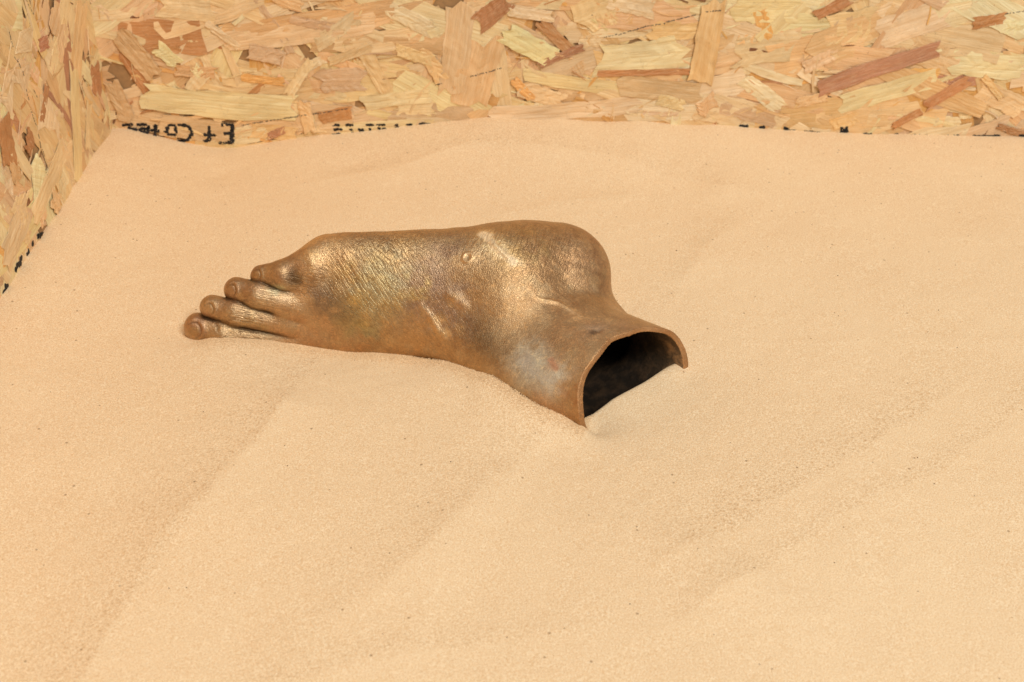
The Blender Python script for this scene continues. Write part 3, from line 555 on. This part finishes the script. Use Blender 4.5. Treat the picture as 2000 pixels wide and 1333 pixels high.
def ink(root,name,dots,mat):
    """dots: x,z,w,h in the panel frame; printed flat on the proud face"""
    bpy.context.view_layer.update()
    from mathutils.bvhtree import BVHTree
    from mathutils import Vector
    if root.name not in BV:
        vs=[];fs=[]
        for ch in root.children:
            if ch.name.startswith("wood"):
                b=len(vs); mw=root.matrix_world.inverted()@ch.matrix_world
                vs+=[mw@v.co for v in ch.data.vertices]; fs+=[[b+i for i in p.vertices] for p in ch.data.polygons]
        BV[root.name]=BVHTree.FromPolygons(vs,fs)
    bv=BV[root.name]; v=[];f=[]
    def dep(x,z):
        h=bv.ray_cast(Vector((x,.05,z)),Vector((0,-1,0)))
        return (h[0].y if h[0] else .002)+.00018
    for x,z,w_,h_ in dots:
        n=8; b=len(v); pp=[(x,z)]
        for i in range(n):
            a=6.283*i/n; k=random.uniform(.6,1.15); pp.append((x+w_/2*k*math.cos(a),z+h_/2*k*math.sin(a)))
        dd=[dep(*p) for p in pp]; top=max(dd)
        for p,d_ in zip(pp,dd): v.append((p[0],max(d_,top-.0004),p[1]))
        for i in range(n): f.append([b,b+1+(i+1)%n,b+1+i])
    mesh_obj(name,v,f,mat,root,smooth=False)
BV={}
# panel frames: rear board looks to -Y, side board looks to +X
BH=[
(-0.0232,0.0396,-0.1413,0.0288,0.0195,'P',6),(-0.0163,0.0917,-0.0398,0.0553,0.0148,'T',5),(-0.1437,0.0392,-0.1472,0.0101,0.0094,'T',7),(-0.1521,0.0231,-0.1823,0.0287,0.0094,'B',5),(-0.0450,0.1090,-0.0894,0.1052,0.0172,'P',3),
(-0.0881,0.0802,-0.2023,0.0949,0.0141,'S',2),(-0.0965,0.0888,-0.2175,0.1085,0.0117,'T',1),(-0.0407,0.0803,-0.0583,0.0630,0.0109,'P',3),(-0.0525,0.0611,-0.0854,0.0583,0.0086,'T',3),(-0.0663,0.0649,-0.0720,0.0552,0.0070,'P',4),
(-0.1059,0.0759,-0.1346,0.0697,0.0117,'G',4),(-0.1318,0.0400,-0.1538,0.0697,0.0078,'P',5),(-0.1514,0.0510,-0.1944,0.0540,0.0180,'G',2),(-0.1869,0.0818,-0.2068,0.0410,0.0109,'S',2),(-0.2306,0.0771,-0.2475,0.0515,0.0102,'T',4),
(-0.2626,0.1149,-0.2517,0.0388,0.0203,'S',4),(-0.2792,0.0890,-0.2647,0.0316,0.0273,'T',3),(-0.2694,0.0920,-0.2967,0.1141,0.0133,'B',6),(-0.2887,0.0897,-0.3277,0.0683,0.0156,'P',8),(-0.2913,0.1046,-0.3275,0.0993,0.0086,'P',5),
(-0.3149,0.0982,-0.3410,0.0717,0.0086,'B',4),(-0.3077,0.0852,-0.3337,0.0679,0.0055,'T',6),(-0.3152,0.0637,-0.3489,0.0782,0.0055,'R',7),(-0.3403,0.0956,-0.3778,0.1091,0.0234,'S',3),(-0.3680,0.0850,-0.3704,0.1146,0.0250,'T',2),
(-0.3522,0.0652,-0.4257,0.0734,0.0242,'P',3),(-0.3581,0.0574,-0.4268,0.0587,0.0047,'B',5),(-0.3696,0.0483,-0.4375,0.0414,0.0156,'G',4),(-0.4398,0.1144,-0.4329,0.0469,0.0172,'T',8),(-0.4517,0.0718,-0.5061,0.0792,0.0227,'P',2),
(-0.4469,0.1034,-0.5033,0.1025,0.0180,'S',2),(-0.4363,0.0421,-0.4432,0.0228,0.0148,'T',5),(-0.5093,0.0980,-0.5363,0.1127,0.0078,'B',6),(-0.5161,0.0875,-0.5589,0.0949,0.0227,'S',2),(-0.5179,0.0450,-0.6053,0.0766,0.0125,'R',7),
(-0.5049,0.0596,-0.5299,0.0723,0.0094,'G',5),(-0.5348,0.0318,-0.6066,0.0534,0.0148,'S',4),(-0.5995,0.0296,-0.6313,0.0533,0.0086,'B',8),(-0.5784,0.0150,-0.5998,0.0279,0.0055,'B',8),(-0.6392,0.0553,-0.6573,0.0366,0.0047,'T',8),
(-0.6231,0.0936,-0.6478,0.0976,0.0086,'B',6),(-0.6417,0.0917,-0.6661,0.0893,0.0094,'P',5),(-0.5533,0.0836,-0.6084,0.1037,0.0219,'P',2),(-0.4475,0.0349,-0.4982,0.0210,0.0156,'G',2),(-0.2778,0.0235,-0.3948,0.0323,0.0133,'P',3),
(-0.6119,0.0651,-0.6725,0.0602,0.0187,'P',3),(-0.6575,0.0155,-0.6842,0.0072,0.0047,'B',7),(-0.1556,0.0781,-0.1882,0.1005,0.0102,'P',3),(-0.1839,0.0351,-0.2405,0.0420,0.0109,'S',3),(-0.1374,0.0988,-0.1730,0.0912,0.0070,'G',3),
(-0.0998,0.0551,-0.1328,0.0511,0.0063,'O',2),(-0.3005,0.0466,-0.3382,0.0345,0.0133,'S',3),(-0.2967,0.0545,-0.3118,0.0366,0.0063,'O',5),(-0.5042,0.0339,-0.5299,0.0398,0.0078,'T',5),(-0.5332,0.0156,-0.5549,0.0236,0.0102,'T',3),
(-0.4645,0.0539,-0.4974,0.0279,0.0117,'P',3),(-0.0314,0.0195,-0.0947,0.0103,0.0172,'G',3),(-0.0989,0.0143,-0.1403,0.0101,0.0117,'T',2),(-0.1673,0.0141,-0.2435,0.0187,0.0094,'S',2),(-0.1134,0.0077,-0.1294,0.0151,0.0055,'R',4),
(-0.6344,0.0454,-0.6798,0.0272,0.0172,'S',2),(-0.4020,0.0383,-0.4250,0.0322,0.0086,'S',6),(-0.2066,0.1078,-0.2421,0.0891,0.0117,'P',2),(-0.1638,0.0666,-0.1977,0.0779,0.0063,'P',5),(-0.0178,0.0747,-0.0345,0.0396,0.0094,'B',1),(-0.0054,0.0555,-0.0144,0.0196,0.0117,'G',4),
(-0.4697,0.1107,-0.4806,0.0770,0.0102,'O',1),(-0.2123,0.0760,-0.2413,0.0663,0.0086,'S',5),(-0.0794,0.0971,-0.1023,0.0763,0.0055,'P',5),(-0.5762,0.0786,-0.6275,0.0611,0.0195,'S',2),(-0.3615,0.1128,-0.4016,0.1035,0.0133,'P',4),(-0.3916,0.0887,-0.4318,0.0885,0.0133,'T',2),(-0.3418,0.0385,-0.3727,0.0203,0.0063,'O',1)]
LH=[(0.1929,0.1075,0.1984,0.0745,0.0200,'B',6),(0.1911,0.0826,0.1943,0.0636,0.0140,'T',5),(0.1684,0.0849,0.1581,0.0702,0.0140,'B',7),(0.1140,0.0949,0.1380,0.0784,0.0070,'B',6),(0.1163,0.1203,0.0951,0.1166,0.0080,'R',5),(0.0578,0.0889,0.0964,0.0126,0.0170,'S',5),
(0.0120,0.1196,0.0616,0.0795,0.0200,'S',4),(0.1610,0.1278,0.1654,0.1040,0.0550,'P',3),(0.1063,0.0866,0.1357,0.0625,0.0400,'P',3),(0.1802,0.1212,0.1788,0.0983,0.0500,'P',3),(0.1841,0.0343,0.1070,0.0477,0.0140,'S',6),(0.2413,0.0351,0.1843,0.0462,0.0180,'P',5),
(0.1492,0.0357,0.1344,0.0173,0.0140,'G',7),(0.1673,0.0377,0.1669,0.0223,0.0120,'T',5),(0.0422,0.0550,0.0661,0.0272,0.0090,'P',6),(0.1356,0.1516,0.1174,0.1311,0.0500,'P',3),(0.0751,0.1197,0.0685,0.0947,0.0300,'S',3),(0.1261,0.0401,0.1159,0.0203,0.0200,'S',4),
(0.1736,0.0576,0.1476,0.0414,0.0300,'P',4),(0.0582,0.1242,0.0916,0.1085,0.0300,'S',4),(0.0165,0.0733,0.0219,0.0448,0.0200,'B',3),(-0.0093,0.1016,-0.0078,0.0680,0.0140,'T',5),(0.2145,0.0475,0.1820,0.0374,0.0300,'S',4),(0.2182,0.0628,0.1957,0.0615,0.0400,'P',3)]
back=panel("rear_board","long pale strand board standing along the rear edge of the sand, with black stamped letters",(WX,WY,0),math.pi,(-.92,.018),(-.06,.32),BH,520,.18,3,flat=.75)
side=panel("side_board","strand board along the left edge of the sand, meeting the rear board in a corner",(WX,WY,0),-math.pi/2,(0.0022,.98),(-.06,.32),LH,460,.25,5,flat=.55)
# ---------------------------------------------------------------- stamped print (upside down on the rear board)
def dash(x0,z0,x1,z1,n,s,j=.0004):
    return [(x0+(x1-x0)*(i+.5)/n+random.uniform(-j,j),z0+(z1-z0)*(i+.5)/n+random.uniform(-j,j),s*random.uniform(.8,1.25),s*random.uniform(.7,1.1)) for i in range(n)]
def strokes(px,s=.0017,n=7):
    out=[]
    for a in px: out+=dash(*a[:4],max(2,int(math.hypot(a[2]-a[0],a[3]-a[1])/(s*.42))),s,.00022)
    return out
letters=[
 ("printed_letter",[(-0.0892,0.0185,-0.0874,0.0037),(-0.0899,0.0185,-0.0882,0.0037),(-0.0816,0.0185,-0.0892,0.0185),(-0.0826,0.0115,-0.0884,0.0115),(-0.0787,0.0041,-0.0875,0.0041)]),
 ("printed_letter",[(-0.0724,0.0177,-0.0709,0.0058),(-0.0725,0.0128,-0.0718,0.0071),(-0.0677,0.0104,-0.0760,0.0103),(-0.0667,0.0058,-0.0705,0.0054)]),
 ("printed_letter",[(-0.0501,0.0182,-0.0562,0.0182),(-0.0561,0.0178,-0.0588,0.0149),(-0.0591,0.0145,-0.0584,0.0096),(-0.0580,0.0092,-0.0545,0.0059),(-0.0545,0.0059,-0.0483,0.0055)]),
 ("printed_letter",[(-0.0426,0.0182,-0.0471,0.0182),(-0.0416,0.0170,-0.0402,0.0121),(-0.0477,0.0170,-0.0477,0.0121),(-0.0411,0.0109,-0.0468,0.0109)]),
 ("printed_letter",[(-0.0327,0.0183,-0.0314,0.0097),(-0.0290,0.0138,-0.0355,0.0138)]),
 ("printed_letter",[(-0.0191,0.0183,-0.0267,0.0183),(-0.0201,0.0151,-0.0269,0.0150),(-0.0277,0.0179,-0.0270,0.0130),(-0.0212,0.0126,-0.0265,0.0122)]),
 ("printed_letter",[(-0.0085,0.0180,-0.0153,0.0183),(-0.0118,0.0155,-0.0186,0.0151)]),
]
for nm,st in letters: ink(back,nm,strokes(st,.0033),M_ink)
small=[(-0.1638,0.0178,-0.1691,0.0178),(-0.1643,0.0141,-0.1704,0.0145),(-0.1632,0.0100,-0.1686,0.0108),(-0.1737,0.0177,-0.1790,0.0181),(-0.1765,0.0149,-0.1786,0.0124),(-0.1825,0.0140,-0.1864,0.0144),(-0.1839,0.0124,-0.1870,0.0124),(-0.1888,0.0177,-0.1942,0.0181),(-0.1910,0.0156,-0.1916,0.0132),(-0.1964,0.0177,-0.2025,0.0180),(-0.1979,0.0160,-0.1985,0.0140),(-0.2008,0.0148,-0.2031,0.0144),(-0.2101,0.0176,-0.2124,0.0180),(-0.2107,0.0156,-0.2123,0.0156),(-0.2185,0.0180,-0.2230,0.0184),(-0.2207,0.0168,-0.2222,0.0167),(-0.2283,0.0184,-0.2360,0.0187)]
for k in range(0,len(small),4): ink(back,"printed_letter",strokes(small[k:k+4],.0027),M_ink)
right=[(-0.4659,0.0158,-0.4721,0.0154),(-0.4813,0.0149,-0.4843,0.0149),(-0.4996,0.0149,-0.5022,0.0124),(-0.5421,0.0147,-0.5429,0.0085),(-0.5455,0.0151,-0.5464,0.0085),(-0.5438,0.0135,-0.5449,0.0085),(-0.5586,0.0089,-0.5648,0.0085),(-0.5817,0.0084,-0.5856,0.0084),(-0.5941,0.0079,-0.6034,0.0075),(-0.6034,0.0075,-0.6151,0.0066),(-0.6188,0.0070,-0.6235,0.0066),(-0.6265,0.0070,-0.6311,0.0074),(-0.6328,0.0065,-0.6352,0.0061),(-0.6412,0.0069,-0.6495,0.0073),(-0.6497,0.0065,-0.6611,0.0073),(-0.6763,0.0080,-0.6819,0.0072)]
for k in range(0,len(right),3): ink(back,"printed_letter",strokes(right[k:k+3],.0032),M_ink)
faint=[(-0.2662,0.0553,-0.2893,0.0615),(-0.3626,0.0842,-0.3716,0.0865),(-0.3720,0.0857,-0.3921,0.0924),(-0.3921,0.0924,-0.4059,0.0946),(-0.4058,0.0954,-0.4272,0.1005),(-0.4328,0.1031,-0.4451,0.1042),(-0.2407,0.0492,-0.2483,0.0507),(-0.0955,0.0176,-0.1456,0.0264),(-0.1493,0.0264,-0.1761,0.0311),(-0.6454,0.1006,-0.6594,0.1028),(-0.5029,0.0128,-0.5261,0.0111)]
for k in range(0,len(faint),4): ink(back,"faded_print",[d for d in strokes(faint[k:k+4],.0010) if random.random()<.5],M_fade)
sf=[(0.1558,0.1440,0.1547,0.1343),(0.1551,0.1281,0.1476,0.1131),(0.1505,0.1058,0.1492,0.0987),(0.1497,0.0949,0.1452,0.0802),(0.1448,0.0745,0.1476,0.0479),(0.1211,0.1528,0.1118,0.1395),(0.1377,0.1006,0.1353,0.0950)]
ink(side,"faded_print",[d for d in strokes(sf,.0011) if random.random()<.5],M_fade)
sb=[(0.2436,0.0234,0.2419,0.0218),(0.2436,0.0207,0.2475,0.0203),(0.2393,0.0216,0.2432,0.0212),(0.2221,0.0248,0.2144,0.0219),(0.2255,0.0226,0.2210,0.0235),(0.2148,0.0242,0.2109,0.0242),(0.2030,0.0211,0.1987,0.0216),(0.1817,0.0223,0.1745,0.0206),(0.1922,0.0223,0.1899,0.0225)]
ink(side,"printed_letter",strokes(sb,.0042),M_ink)
